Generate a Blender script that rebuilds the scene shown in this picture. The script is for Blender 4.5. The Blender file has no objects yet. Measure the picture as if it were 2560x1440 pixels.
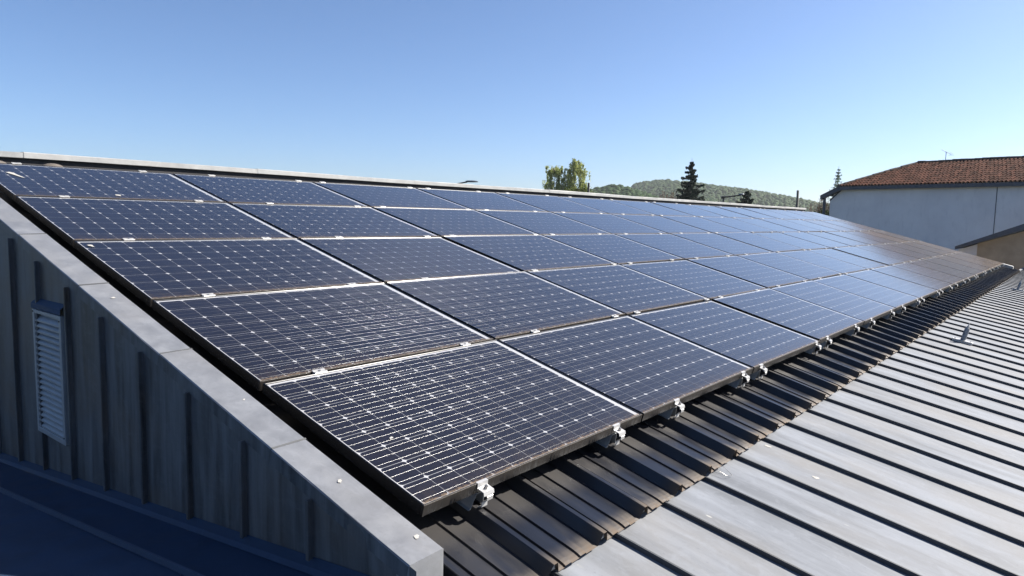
import bpy, math, random
import numpy as np
from mathutils import Matrix, Vector

sc = bpy.context.scene
COL = sc.collection
R = math.radians
rng = random.Random(7)
nrng = np.random.default_rng(7)

# ------------------------------------------------------------------ camera
cam_d = bpy.data.cameras.new('camera')
cam = bpy.data.objects.new('camera', cam_d)
COL.objects.link(cam)
sc.camera = cam
cam_d.sensor_width = 36.0
cam_d.lens = 36.0 * 1765.902 / 2560.0
cam_d.clip_start = 0.05
cam_d.clip_end = 6000.0
yaw, pitch, roll = R(51.061), R(5.752), R(1.157)
fw = Vector((math.sin(yaw) * math.cos(pitch), math.cos(yaw) * math.cos(pitch), -math.sin(pitch)))
r0 = Vector((math.cos(yaw), -math.sin(yaw), 0))
u0 = r0.cross(fw)
rt = r0 * math.cos(roll) + u0 * math.sin(roll)
up = -r0 * math.sin(roll) + u0 * math.cos(roll)
CAM = Vector((-1.691, -1.7499, 1.0245))
mw = Matrix((rt, up, -fw)).transposed().to_4x4()
mw.translation = CAM
cam.matrix_world = mw

# ------------------------------------------------------------------ sky, sun, exposure
SUN_AZ, SUN_EL = R(126.0), R(37.7)          # azimuth from +Y towards +X
world = bpy.data.worlds.new('World')
sc.world = world
world.use_nodes = True
wt = world.node_tree
sky = wt.nodes.new('ShaderNodeTexSky')
sky.sky_type = 'NISHITA'
sky.sun_disc = False
sky.sun_elevation = SUN_EL
sky.sun_rotation = SUN_AZ
sky.air_density = 0.7
sky.dust_density = 1.05
sky.ozone_density = 5.8
bg = wt.nodes['Background']
wt.links.new(sky.outputs[0], bg.inputs[0])
bg.inputs[1].default_value = 0.065

sun_d = bpy.data.lights.new('sun', 'SUN')
sun = bpy.data.objects.new('sun', sun_d)
COL.objects.link(sun)
sun_d.energy = 5.0
sun_d.angle = R(0.5)
sun_d.color = (1.0, 0.93, 0.83)
sdir = Vector((math.sin(SUN_AZ) * math.cos(SUN_EL), math.cos(SUN_AZ) * math.cos(SUN_EL), math.sin(SUN_EL)))
sun.rotation_euler = sdir.to_track_quat('Z', 'Y').to_euler()

vs = sc.view_settings
vs.view_transform = 'Standard'
vs.look = 'None'
vs.gamma = 1.0
vs.exposure = 1.47
vs.use_curve_mapping = False

# ------------------------------------------------------------------ slope frame of the solar roof
TH = R(14.924)
S = Vector((0, math.cos(TH), math.sin(TH)))     # up the slope
N = Vector((0, -math.sin(TH), math.cos(TH)))    # roof normal
PU, PV = 1.61, 1.0745                           # panel pitch along / up
NC, NR = 14, 5
RIB0, RIBP = 0.314, 0.338                       # ribs of the steel deck
D_PAN, D_CROWN = -0.160, -0.115


def P(u, s, d):
    return Vector((u, 0, 0)) + S * s + N * d


# ------------------------------------------------------------------ helpers
class MB:
    def __init__(self):
        self.v, self.f, self.m, self.sm = [], [], [], []

    def add(self, verts, faces, mi=0, smooth=False):
        o = len(self.v)
        self.v += [tuple(x) for x in verts]
        for f in faces:
            self.f.append(tuple(i + o for i in f))
            self.m.append(mi)
            self.sm.append(smooth)
        return self

    def box(self, x0, x1, y0, y1, z0, z1, mi=0):
        v = [(x, y, z) for z in (z0, z1) for y in (y0, y1) for x in (x0, x1)]
        f = [(0, 2, 3, 1), (4, 5, 7, 6), (0, 1, 5, 4), (2, 6, 7, 3), (0, 4, 6, 2), (1, 3, 7, 5)]
        return self.add(v, f, mi)

    def bbox(self, x0, x1, y0, y1, z0, z1, b=0.002, mi=0):
        """box with chamfered edges"""
        xs, ys, zs = (x0, x1), (y0, y1), (z0, z1)
        v, idx = [], {}
        for i in (0, 1):
            for j in (0, 1):
                for k in (0, 1):
                    sx, sy, sz = (1 if i == 0 else -1), (1 if j == 0 else -1), (1 if k == 0 else -1)
                    for a, p in (('x', (xs[i], ys[j] + b * sy, zs[k] + b * sz)),
                                 ('y', (xs[i] + b * sx, ys[j], zs[k] + b * sz)),
                                 ('z', (xs[i] + b * sx, ys[j] + b * sy, zs[k]))):
                        idx[(i, j, k, a)] = len(v)
                        v.append(p)
        f = []
        for i in (0, 1):
            f.append([idx[(i, j, k, 'x')] for j, k in ((0, 0), (1, 0), (1, 1), (0, 1))])
            f.append([idx[(j, i, k, 'y')] for j, k in ((0, 0), (1, 0), (1, 1), (0, 1))])
            f.append([idx[(j, k, i, 'z')] for j, k in ((0, 0), (1, 0), (1, 1), (0, 1))])
        for i in (0, 1):
            for j in (0, 1):
                f.append([idx[(i, j, 0, 'x')], idx[(i, j, 1, 'x')], idx[(i, j, 1, 'y')], idx[(i, j, 0, 'y')]])
                f.append([idx[(i, 0, j, 'x')], idx[(i, 1, j, 'x')], idx[(i, 1, j, 'z')], idx[(i, 0, j, 'z')]])
                f.append([idx[(0, i, j, 'y')], idx[(1, i, j, 'y')], idx[(1, i, j, 'z')], idx[(0, i, j, 'z')]])
                for k in (0, 1):
                    f.append([idx[(i, j, k, a)] for a in 'xyz'])
        c = Vector(((x0 + x1) / 2, (y0 + y1) / 2, (z0 + z1) / 2))
        ff = []
        for q in f:
            p = [Vector(v[t]) for t in q]
            nn = (p[1] - p[0]).cross(p[2] - p[0])
            ff.append(tuple(q) if nn.dot(p[0] - c) > 0 else tuple(reversed(q)))
        return self.add(v, ff, mi)

    def tube(self, pts, rad, n=8, mi=0, cap=True, smooth=True):
        pts = [Vector(p) for p in pts]
        if not hasattr(rad, '__len__'):
            rad = [rad] * len(pts)
        v, f = [], []
        a = None
        for i, p in enumerate(pts):
            t = (pts[min(i + 1, len(pts) - 1)] - pts[max(i - 1, 0)]).normalized()
            if a is None:
                a = t.orthogonal().normalized()
            a = (a - t * a.dot(t)).normalized()
            b = t.cross(a)
            for k in range(n):
                an = 2 * math.pi * k / n
                v.append(p + (a * math.cos(an) + b * math.sin(an)) * rad[i])
        for i in range(len(pts) - 1):
            for k in range(n):
                f.append((i * n + k, i * n + (k + 1) % n, (i + 1) * n + (k + 1) % n, (i + 1) * n + k))
        self.add(v, f, mi, smooth)
        if cap:
            self.add(v[:n], [tuple(reversed(range(n)))], mi)
            self.add(v[-n:], [tuple(range(n))], mi)
        return self

    def ext(self, prof, axis_pts, mi=0, closed=False, smooth=False):
        """sweep list of profile points (functions of station) : axis_pts = list of lists of points"""
        n = len(axis_pts[0])
        v = [p for st in axis_pts for p in st]
        f = []
        for i in range(len(axis_pts) - 1):
            for k in range(n if closed else n - 1):
                k2 = (k + 1) % n
                f.append((i * n + k, i * n + k2, (i + 1) * n + k2, (i + 1) * n + k))
        return self.add(v, f, mi, smooth)

    def mesh(self, name, mats):
        me = bpy.data.meshes.new(name)
        me.from_pydata(self.v, [], self.f)
        for m in (mats if isinstance(mats, (list, tuple)) else [mats]):
            me.materials.append(m)
        me.polygons.foreach_set('material_index', self.m)
        me.polygons.foreach_set('use_smooth', self.sm)
        me.update()
        return me


def link(name, me, parent=None, loc=(0, 0, 0), rot=(0, 0, 0), kind=None):
    o = bpy.data.objects.new(name, me)
    COL.objects.link(o)
    o.location = loc
    o.rotation_euler = rot
    if parent is not None:
        o.parent = parent
    if kind:
        o['kind'] = kind
    return o


def thing(name, label, cat, loc=(0, 0, 0), rot=(0, 0, 0), group=None, me=None):
    o = link(name, me, None, loc, rot)
    o['label'] = label
    o['category'] = cat
    if group:
        o['group'] = group
    return o


# ------------------------------------------------------------------ materials
class NT:
    def __init__(self, name):
        self.mat = bpy.data.materials.new(name)
        self.mat.use_nodes = True
        self.t = self.mat.node_tree
        self.b = self.t.nodes['Principled BSDF']
        self.out = self.t.nodes['Material Output']

    def n(self, typ, **kw):
        nd = self.t.nodes.new(typ)
        for k, v in kw.items():
            setattr(nd, k, v)
        return nd

    def l(self, a, b):
        self.t.links.new(a, b)

    def val(self, sock, v):
        if hasattr(v, 'links'):
            self.l(v, sock)
        else:
            sock.default_value = v

    def coord(self, scale=(1, 1, 1), rand=True, kind='Object'):
        tc = self.n('ShaderNodeTexCoord')
        mp = self.n('ShaderNodeMapping')
        mp.inputs['Scale'].default_value = scale
        if rand:
            oi = self.n('ShaderNodeObjectInfo')
            ml = self.n('ShaderNodeMath', operation='MULTIPLY')
            self.l(oi.outputs['Random'], ml.inputs[0])
            ml.inputs[1].default_value = 37.0
            self.l(ml.outputs[0], mp.inputs['Location'])
        self.l(tc.outputs[kind], mp.inputs['Vector'])
        return mp.outputs[0]

    def noise(self, vec, scale, detail=4, rough=0.55, dist=0.0):
        nd = self.n('ShaderNodeTexNoise')
        nd.inputs['Scale'].default_value = scale
        nd.inputs['Detail'].default_value = detail
        nd.inputs['Roughness'].default_value = rough
        nd.inputs['Distortion'].default_value = dist
        self.l(vec, nd.inputs['Vector'])
        return nd.outputs['Fac']

    def ramp(self, fac, a, b, lo=0.0, hi=1.0):
        nd = self.n('ShaderNodeMapRange')
        nd.clamp = True
        self.val(nd.inputs[0], fac)
        nd.inputs[1].default_value = a
        nd.inputs[2].default_value = b
        nd.inputs[3].default_value = lo
        nd.inputs[4].default_value = hi
        return nd.outputs[0]

    def math(self, op, a, b=0.0):
        nd = self.n('ShaderNodeMath', operation=op)
        self.val(nd.inputs[0], a)
        self.val(nd.inputs[1], b)
        return nd.outputs[0]

    def mix(self, fac, a, b):
        nd = self.n('ShaderNodeMix', data_type='RGBA')
        self.val(nd.inputs[0], fac)
        for s, v in ((nd.inputs[6], a), (nd.inputs[7], b)):
            if isinstance(v, tuple):
                s.default_value = (*v, 1.0) if len(v) == 3 else v
            else:
                self.l(v, s)
        return nd.outputs[2]

    def axis(self, i, kind='Object'):
        tc = self.n('ShaderNodeTexCoord')
        sp = self.n('ShaderNodeSeparateXYZ')
        self.l(tc.outputs[kind], sp.inputs[0])
        return sp.outputs[i]

    def bump(self, h, strength=0.2, dist=0.01):
        nd = self.n('ShaderNodeBump')
        nd.inputs['Strength'].default_value = strength
        nd.inputs['Distance'].default_value = dist
        self.l(h, nd.inputs['Height'])
        self.l(nd.outputs[0], self.b.inputs['Normal'])

    def set(self, color=None, rough=None, metal=None, spec=None):
        b = self.b
        if color is not None:
            if isinstance(color, tuple):
                b.inputs['Base Color'].default_value = (*color, 1)
            else:
                self.l(color, b.inputs['Base Color'])
        for k, v in (('Roughness', rough), ('Metallic', metal), ('Specular IOR Level', spec)):
            if v is not None:
                self.val(b.inputs[k], v)
        return self.mat


def simple(name, color, rough=0.6, metal=0.0, var=0.25, scale=6.0, spec=None):
    t = NT(name)
    nz = t.noise(t.coord(), scale, 5)
    c2 = tuple(min(1, c * (1 + var)) for c in color)
    c1 = tuple(c * (1 - var) for c in color)
    return t.set(t.mix(t.ramp(nz, 0.3, 0.7), c1, c2), rough, metal, spec)


def mat_zinc(name, base=0.40, metal=0.35, rough=0.42, stretch=(1, 0.12, 1), blotch=0.25, tint=(0.97, 0.99, 1.04), spots=True, warm=None):
    t = NT(name)
    v = t.coord(stretch)
    n1 = t.noise(v, 9.0, 6, 0.6, 0.3)
    n2 = t.noise(t.coord((1, 0.5, 1)), 2.2, 4, 0.5, 0.6)
    n3 = t.noise(t.coord(), 60.0, 3, 0.6)
    a = tuple(base * (1 - blotch) * k for k in tint)
    b = tuple(base * (1 + blotch * 0.7) * k for k in tint)
    warm = warm or (base * 1.02, base * 0.99, base * 0.95)
    c = t.mix(t.ramp(n1, 0.32, 0.7), a, b)
    c = t.mix(t.math('MULTIPLY', t.ramp(n2, 0.45, 0.72), 0.55), c, warm)
    c = t.mix(t.ramp(n3, 0.58, 0.8, 0, 0.35), c, tuple(base * 0.6 * k for k in tint))
    n5 = t.noise(t.coord((1, 0.6, 1)), 17, 6, 0.7, 0.8)
    c = t.mix(t.ramp(n5, 0.5, 0.75, 0, 0.35), c, tuple(base * 1.45 * k for k in tint))
    if spots:
        vo = t.n('ShaderNodeTexVoronoi')
        vo.inputs['Scale'].default_value = 7.0
        t.l(t.coord((1, 0.45, 1)), vo.inputs['Vector'])
        wn = t.noise(t.coord(), 3.1, 2)
        sp = t.math('MULTIPLY', t.ramp(vo.outputs['Distance'], 0.035, 0.06, 1, 0), t.ramp(wn, 0.52, 0.6, 0, 0.6))
        c = t.mix(sp, c, (0.36, 0.355, 0.33))
    r = t.ramp(n1, 0.3, 0.7, rough - 0.07, rough + 0.1)
    t.bump(n2, 0.08, 0.02)
    return t.set(c, r, metal)


M = {}
M['zinc'] = mat_zinc('zinc_sheet', 0.166, 0.0, 0.72, (1, 0.12, 1), 0.34, (0.90, 0.985, 1.13))
M['zinc'].node_tree.nodes['Principled BSDF'].inputs['Specular IOR Level'].default_value = 0.3
M['zinc_seam'] = mat_zinc('zinc_seam_shade_tone', 0.045, 0.1, 0.6, (1, 0.2, 1), 0.3, (0.9, 1, 1.15), False)  # colour darkened so the seams carry their shadow bands
M['zinc_cap'] = mat_zinc('zinc_coping', 0.225, 0.38, 0.40, (0.9, 0.9, 0.9), 0.18, (0.95, 0.99, 1.06))
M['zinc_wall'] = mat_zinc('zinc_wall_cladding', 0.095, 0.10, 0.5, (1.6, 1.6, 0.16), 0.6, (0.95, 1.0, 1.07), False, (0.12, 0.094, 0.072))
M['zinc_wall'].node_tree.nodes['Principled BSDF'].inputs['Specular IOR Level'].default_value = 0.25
M['zinc_ridge'] = mat_zinc('zinc_ridge', 0.30, 0.25, 0.5, (0.5, 0.5, 0.5), 0.15, (0.98, 1, 1.0))
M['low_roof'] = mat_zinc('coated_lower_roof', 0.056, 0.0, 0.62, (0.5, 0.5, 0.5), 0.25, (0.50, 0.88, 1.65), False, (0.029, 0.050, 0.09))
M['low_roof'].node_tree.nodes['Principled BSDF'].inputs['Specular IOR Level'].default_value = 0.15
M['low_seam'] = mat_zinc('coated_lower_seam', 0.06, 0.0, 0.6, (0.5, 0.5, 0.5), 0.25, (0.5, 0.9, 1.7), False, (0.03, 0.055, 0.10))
M['galv'] = simple('galvanised_steel', (0.30, 0.32, 0.34), 0.45, 0.55, 0.2, 25)
M['anchor'] = simple('dull_anchor_steel', (0.17, 0.185, 0.21), 0.5, 0.3, 0.25, 25)
M['alu'] = simple('milled_aluminium', (0.42, 0.42, 0.42), 0.42, 0.45, 0.1, 30)
M['bolt'] = simple('stainless_bolt', (0.35, 0.34, 0.33), 0.35, 0.9, 0.2, 40)
M['louvre'] = simple('painted_aluminium_louvre', (0.26, 0.275, 0.29), 0.45, 0.2, 0.1, 8)
M['dark'] = simple('dark_underlay', (0.02, 0.02, 0.022), 0.8, 0, 0.3, 5)

# steel deck: anthracite coating, brown dust towards the eave
t = NT('anthracite_steel_deck')
y = t.axis(1)
n1 = t.noise(t.coord((1, 0.08, 1)), 22, 5, 0.6)
n2 = t.noise(t.coord((1, 0.35, 1)), 5, 5, 0.6, 0.5)
n3 = t.noise(t.coord((1, 0.6, 1)), 75, 3)
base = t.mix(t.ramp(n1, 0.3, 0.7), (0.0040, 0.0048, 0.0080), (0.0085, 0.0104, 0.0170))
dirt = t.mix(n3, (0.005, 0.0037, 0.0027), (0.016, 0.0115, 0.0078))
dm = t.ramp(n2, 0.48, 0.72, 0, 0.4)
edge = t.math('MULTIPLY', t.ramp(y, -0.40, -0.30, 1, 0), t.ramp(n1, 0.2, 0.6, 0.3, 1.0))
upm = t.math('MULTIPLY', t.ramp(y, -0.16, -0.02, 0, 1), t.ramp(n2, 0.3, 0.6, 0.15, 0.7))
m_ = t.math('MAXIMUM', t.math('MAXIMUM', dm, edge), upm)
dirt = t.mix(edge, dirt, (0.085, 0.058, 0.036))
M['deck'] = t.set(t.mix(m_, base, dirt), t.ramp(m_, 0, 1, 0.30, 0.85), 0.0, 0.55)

# panel parts
t = NT('black_anodised_frame')
y = t.axis(1)
z = t.axis(2)
n1 = t.noise(t.coord((1, 1, 0.03)), 130, 4, 0.7)
n2 = t.noise(t.coord(), 7, 4)
front = t.ramp(y, 0.0, 0.012, 1, 0)
streak = t.math('MULTIPLY', front, t.ramp(t.math('ADD', n1, t.math('MULTIPLY', z, 5.0)), 0.25, 0.55))
c = t.mix(t.ramp(n2, 0.3, 0.7), (0.007, 0.0073, 0.0085), (0.015, 0.015, 0.0165))
c = t.mix(t.math('MULTIPLY', streak, 0.6), c, (0.034, 0.025, 0.017))
M['frame'] = t.set(c, t.ramp(streak, 0, 1, 0.26, 0.8), 0.35)

M['backsheet'] = simple('white_backsheet', (0.35, 0.35, 0.36), 0.5, 0, 0.03, 4)
t = NT('silicon_cell')
oi = t.n('ShaderNodeObjectInfo')
n1 = t.noise(t.coord(), 14, 3)
c = t.mix(t.ramp(n1, 0.3, 0.7), (0.0026, 0.0024, 0.0062), (0.0044, 0.0040, 0.0095))
M['cell'] = t.set(c, 0.45, 0.0, 0.25)
M['busbar'] = simple('tinned_ribbon', (0.10, 0.099, 0.098), 0.28, 0.9, 0.05, 20)

# solar glass: clear pane, textured surface reflection, film of dust and painted-in reflection, dust collected at the low edge
t = NT('solar_glass')
y = t.axis(1)
x = t.axis(0)
n1 = t.noise(t.coord((1, 1, 1)), 90, 4, 0.75)
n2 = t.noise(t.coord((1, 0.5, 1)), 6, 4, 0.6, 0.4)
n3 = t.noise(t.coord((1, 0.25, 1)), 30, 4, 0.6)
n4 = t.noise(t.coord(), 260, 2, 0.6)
oc = t.n('ShaderNodeObjectInfo')            # object colour red = film strength: dust, with painted reflection on the far right panes
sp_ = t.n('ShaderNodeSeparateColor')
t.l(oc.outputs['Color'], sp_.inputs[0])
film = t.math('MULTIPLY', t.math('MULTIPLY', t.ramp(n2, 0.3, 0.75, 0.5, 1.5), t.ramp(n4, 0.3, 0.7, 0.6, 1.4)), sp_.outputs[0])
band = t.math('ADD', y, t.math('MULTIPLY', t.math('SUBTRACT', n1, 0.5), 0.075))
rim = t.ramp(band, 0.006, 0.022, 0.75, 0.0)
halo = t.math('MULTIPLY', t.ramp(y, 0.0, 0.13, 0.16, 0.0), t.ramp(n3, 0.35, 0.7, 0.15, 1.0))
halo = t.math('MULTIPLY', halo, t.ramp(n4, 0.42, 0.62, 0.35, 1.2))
dust_and_reflection = t.math('MINIMUM', t.math('ADD', t.math('ADD', film, rim), halo), 0.9)
tr = t.n('ShaderNodeBsdfTransparent')
tr.inputs[0].default_value = (0.96, 0.97, 0.98, 1)
gl = t.n('ShaderNodeBsdfGlossy')
gl.inputs['Color'].default_value = (1, 1, 1, 1)
gl.inputs['Roughness'].default_value = 0.105
fr = t.n('ShaderNodeFresnel')
gb = t.n('ShaderNodeNewGeometry')
t.l(t.ramp(gb.outputs['Backfacing'], 0, 1, 1.27, 1 / 1.27), fr.inputs[0])     # a pane is glass seen from either side
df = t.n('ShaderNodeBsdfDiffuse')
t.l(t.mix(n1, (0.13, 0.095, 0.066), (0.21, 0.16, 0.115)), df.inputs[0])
m1 = t.n('ShaderNodeMixShader')
t.l(fr.outputs[0], m1.inputs[0])
t.l(tr.outputs[0], m1.inputs[1])
t.l(gl.outputs[0], m1.inputs[2])
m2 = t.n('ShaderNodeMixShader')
t.l(dust_and_reflection, m2.inputs[0])
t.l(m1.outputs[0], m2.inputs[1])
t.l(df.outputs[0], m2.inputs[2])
sh = t.n('ShaderNodeBsdfSheen')
sh.inputs['Roughness'].default_value = 0.10
t.l(t.mix(n2, (0.15, 0.138, 0.142), (0.21, 0.19, 0.185)), sh.inputs['Color'])
ad = t.n('ShaderNodeAddShader')
t.l(m2.outputs[0], ad.inputs[0])
t.l(sh.outputs[0], ad.inputs[1])
t.l(ad.outputs[0], t.out.inputs['Surface'])
M['glass'] = t.mat

M['dropping'] = simple('dried_dropping', (0.30, 0.295, 0.28), 0.8, 0, 0.15, 60)
M['sealant'] = simple('grey_sealant', (0.085, 0.072, 0.062), 0.8, 0, 0.2, 30)

# background
t = NT('lime_render')
n1 = t.noise(t.coord(), 1.1, 5, 0.6)
n2 = t.noise(t.coord((1, 1, 0.25)), 5, 5, 0.6)
c = t.mix(t.ramp(n1, 0.3, 0.7), (0.57, 0.57, 0.59), (0.65, 0.65, 0.66))
c = t.mix(t.ramp(n2, 0.55, 0.8, 0, 0.4), c, (0.38, 0.39, 0.42))
t.bump(t.noise(t.coord(), 60, 3), 0.2, 0.01)
M['render'] = t.set(c, 0.9)
M['beige'] = simple('beige_render', (0.36, 0.28, 0.19), 0.9, 0, 0.18, 3)
M['fascia'] = simple('dark_painted_timber', (0.05, 0.058, 0.075), 0.6, 0, 0.2, 5)
t = NT('terracotta_tile')
oi = t.n('ShaderNodeObjectInfo')
n1 = t.noise(t.coord(), 9, 4)
geo = t.n('ShaderNodeNewGeometry')
rf = t.math('FRACT', t.math('ADD', oi.outputs['Random'], geo.outputs['Random Per Island']))
c = t.mix(rf, (0.026, 0.0092, 0.0062), (0.086, 0.036, 0.025))
c = t.mix(t.ramp(n1, 0.5, 0.75, 0, 0.6), c, (0.03, 0.014, 0.01))
M['tile'] = t.set(c, 0.9, 0.0, 0.05)
M['tile_dark'] = simple('shadow_dark_channel_tile', (0.022, 0.012, 0.009), 0.95, 0, 0.3, 10, 0.05)  # shadow between the cover tiles put into this darker colour
M['ridge_tile'] = simple('lichen_dark_ridge_tile', (0.045, 0.038, 0.034), 0.95, 0, 0.5, 8)
M['bark'] = simple('grey_bark', (0.16, 0.14, 0.12), 0.9, 0, 0.3, 10)
M['birch_bark'] = simple('birch_bark', (0.45, 0.43, 0.40), 0.8, 0, 0.4, 6)
M['twig'] = simple('bare_twigs', (0.13, 0.105, 0.085), 0.9, 0, 0.3, 6)
M['metal_dark'] = simple('dark_painted_metal', (0.02, 0.022, 0.025), 0.5, 0.2, 0.2, 10)
M['post'] = simple('olive_grey_post', (0.075, 0.075, 0.06), 0.6, 0, 0.3, 10)
M['pipe'] = simple('black_flue', (0.016, 0.015, 0.015), 0.55, 0, 0.3, 10)
M['lamp'] = simple('grey_lamp_housing', (0.10, 0.12, 0.15), 0.4, 0.3, 0.2, 10)
M['antenna'] = simple('antenna_aluminium', (0.30, 0.30, 0.31), 0.45, 0.5, 0.1, 10)
M['ground'] = simple('meadow_ground', (0.04, 0.048, 0.024), 0.95, 0, 0.4, 0.05)
M['asphalt'] = simple('yard_gravel', (0.12, 0.115, 0.10), 0.95, 0, 0.3, 0.4)


def mat_leaf(name, a, b, trans=0.35):
    t = NT(name)
    geo = t.n('ShaderNodeNewGeometry')
    c = t.mix(geo.outputs['Random Per Island'], a, b)
    t.set(c, 0.75, 0.0, 0.08)
    td = t.n('ShaderNodeBsdfTranslucent')
    t.l(c, td.inputs[0])
    mx = t.n('ShaderNodeMixShader')
    mx.inputs[0].default_value = trans
    t.l(t.b.outputs[0], mx.inputs[1])
    t.l(td.outputs[0], mx.inputs[2])
    t.l(mx.outputs[0], t.out.inputs['Surface'])
    return t.mat


M['birch_leaf'] = mat_leaf('birch_leaves', (0.22, 0.26, 0.075), (0.42, 0.45, 0.18), 0.5)
M['bush_leaf'] = mat_leaf('bush_leaves', (0.05, 0.075, 0.015), (0.12, 0.14, 0.03))
M['spruce_leaf'] = mat_leaf('spruce_needles', (0.012, 0.022, 0.018), (0.028, 0.045, 0.034), 0.1)
M['cedar_leaf'] = mat_leaf('cedar_needles', (0.09, 0.14, 0.10), (0.17, 0.23, 0.16), 0.35)
M['hedge_leaf'] = mat_leaf('hedge_leaves', (0.015, 0.03, 0.012), (0.04, 0.06, 0.02), 0.2)
M['bud'] = mat_leaf('brown_buds', (0.11, 0.085, 0.06), (0.20, 0.15, 0.11), 0.3)
M['wood_leaf'] = mat_leaf('hill_crowns', (0.014, 0.038, 0.010), (0.027, 0.050, 0.014), 0.1)

# ------------------------------------------------------------------ ground and far setting
GZ = -4.3
g = MB()
g.add([(-2500, -2500, GZ), (2500, -2500, GZ), (2500, 2500, GZ), (-2500, 2500, GZ)], [(0, 1, 2, 3)])
link('ground', g.mesh('ground', M['ground']), kind='structure')

# ------------------------------------------------------------------ building body under the roofs
b = MB()
b.box(-0.225, 23.60, -0.30, 10.6, GZ, -0.62)
b.box(-0.225, 27.4, -9.0, -0.301, GZ, -2.05)
body = thing('workshop_building', 'rendered walls under the metal roofs that carry the solar panels', 'building',
             me=b.mesh('workshop_walls', M['beige']))

# ------------------------------------------------------------------ steel deck (sheets of three ribs)
RX = (TH, 0, 0)


def deck_profile():
    """x, z profile of one rib pitch, starting at the -X foot of the rib (centred at 0)"""
    h = D_CROWN - D_PAN
    pts = [(-0.036, 0), (-0.014, h - 0.003), (-0.011, h), (0.011, h), (0.014, h - 0.003), (0.036, 0)]
    for c0 in (0.098, 0.198):
        pts += [(c0 - 0.022, 0), (c0 - 0.020, 0.0075), (c0 + 0.018, 0.0075), (c0 + 0.023, 0)]
    return pts


def deck_sheet(nrib):
    m = MB()
    prof = []
    for k in range(nrib):
        prof += [(k * RIBP + px, pz) for px, pz in deck_profile()]
    prof.append((nrib * RIBP - 0.036, 0))
    h = D_CROWN - D_PAN
    st = []
    for ys, drop in ((5.62, 0), (1.2, 0), (-0.2, 0), (-0.345, 0), (-0.372, -0.001), (-0.39, -0.003), (-0.402, -0.006)):
        st.append([(px, ys, pz + (drop if pz < 0.02 else drop * 0.15)) for px, pz in prof])
    m.ext(None, [list(reversed(s_)) for s_ in st])
    # thickness lip
    lip = [(px, -0.402, pz + (-0.006 if pz < 0.02 else -0.001)) for px, pz in prof]
    lip2 = [(px, -0.4005, pz - 0.002 + (-0.006 if pz < 0.02 else -0.001)) for px, pz in prof]
    m.ext(None, [lip, lip2])
    return m.mesh('roof_sheet', M['deck'])


deck = thing('corrugated_steel_roof', 'dark ribbed steel roof in deep shade under the solar panels, brown dusty eave', 'roof',
             P(RIB0, 0, D_PAN), RX)
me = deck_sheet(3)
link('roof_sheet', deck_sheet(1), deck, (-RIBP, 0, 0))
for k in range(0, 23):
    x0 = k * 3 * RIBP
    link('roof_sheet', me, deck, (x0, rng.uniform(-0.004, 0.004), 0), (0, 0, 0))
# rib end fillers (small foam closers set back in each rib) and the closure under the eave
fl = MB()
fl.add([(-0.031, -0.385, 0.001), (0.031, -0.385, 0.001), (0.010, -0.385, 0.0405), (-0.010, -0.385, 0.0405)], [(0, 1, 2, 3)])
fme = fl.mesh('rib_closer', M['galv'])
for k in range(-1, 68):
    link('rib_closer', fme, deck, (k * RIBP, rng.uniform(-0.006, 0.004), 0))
cl = MB()
cl.box(-0.40, 22.7, -0.375, -0.335, -0.06, -0.004)
link('eave_closure', cl.mesh('eave_closure', M['dark']), deck)
un = MB()
un.box(-0.405, 22.7, -0.33, 5.8, -0.16, -0.02)
link('roof_underlay', un.mesh('roof_underlay', M['dark']), deck)

# ------------------------------------------------------------------ standing-seam zinc roof
ZT = math.atan(0.1926)
ZY0, ZZ0 = -0.345, -0.2576 - 0.028          # pan level at the eave of the steel deck
SEAM0, SEAMP = 0.771, 0.432
zinc = thing('standing_seam_zinc_roof', 'pale grey zinc roof with raised seams running down towards the right', 'roof',
             (SEAM0, ZY0, ZZ0), (ZT, 0, 0))


def tray(seed):
    rr = random.Random(seed)
    m = MB()
    W = SEAMP
    nx, ny = 14, 60
    L = 6.6
    ys = [0.10 - (L * (j / ny) ** 1.25) for j in range(ny + 1)]
    ph = [rr.uniform(0, 6.28) for _ in range(8)]
    am = [rr.uniform(0.3, 1) for _ in range(8)]

    def zb(x, y):
        e = math.sin(math.pi * x / W)
        s_ = 0
        for i in range(4):
            s_ += am[i] * math.sin(y * (2.1 + 2.3 * i) + ph[i] + x * (3 + 4 * i))
        w = 0.0016 * e * s_
        # scalloped upper edge where the tray is dressed up to the steel deck
        if y > -0.25:
            w += 0.006 * e * math.sin(x / W * 9.2 + ph[5]) * (y + 0.25) / 0.35
        return w
    gridv = []
    xs = [0.006 + (W - 0.012) * i / nx for i in range(nx + 1)]
    for y in ys:
        gridv.append([(x, y, zb(x, y)) for x in xs])
    m.ext(None, gridv, 0, smooth=True)
    return m.mesh('zinc_tray', M['zinc'])


def seam():
    m = MB()
    st = []
    for y, dz in ((0.055, -0.012), (0.02, 0.0), (-0.8, 0.001), (-2.0, -0.0006), (-3.5, 0.001), (-6.5, 0)):
        h = 0.021 + dz
        st.append([(-0.008, y, -0.001), (-0.0065, y, 0.004), (-0.0065, y, h - 0.004), (-0.005, y, h), (0.005, y, h),
                   (0.0065, y, h - 0.003), (0.0065, y, h - 0.012), (0.002, y, h - 0.013), (0.002, y, 0.004), (0.006, y, -0.001)])
    m.ext(None, [list(reversed(s_)) for s_ in st])
    e = st[0]
    m.add(e, [tuple(range(len(e)))])
    return m.mesh('zinc_seam', M['zinc_seam'])


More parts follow.
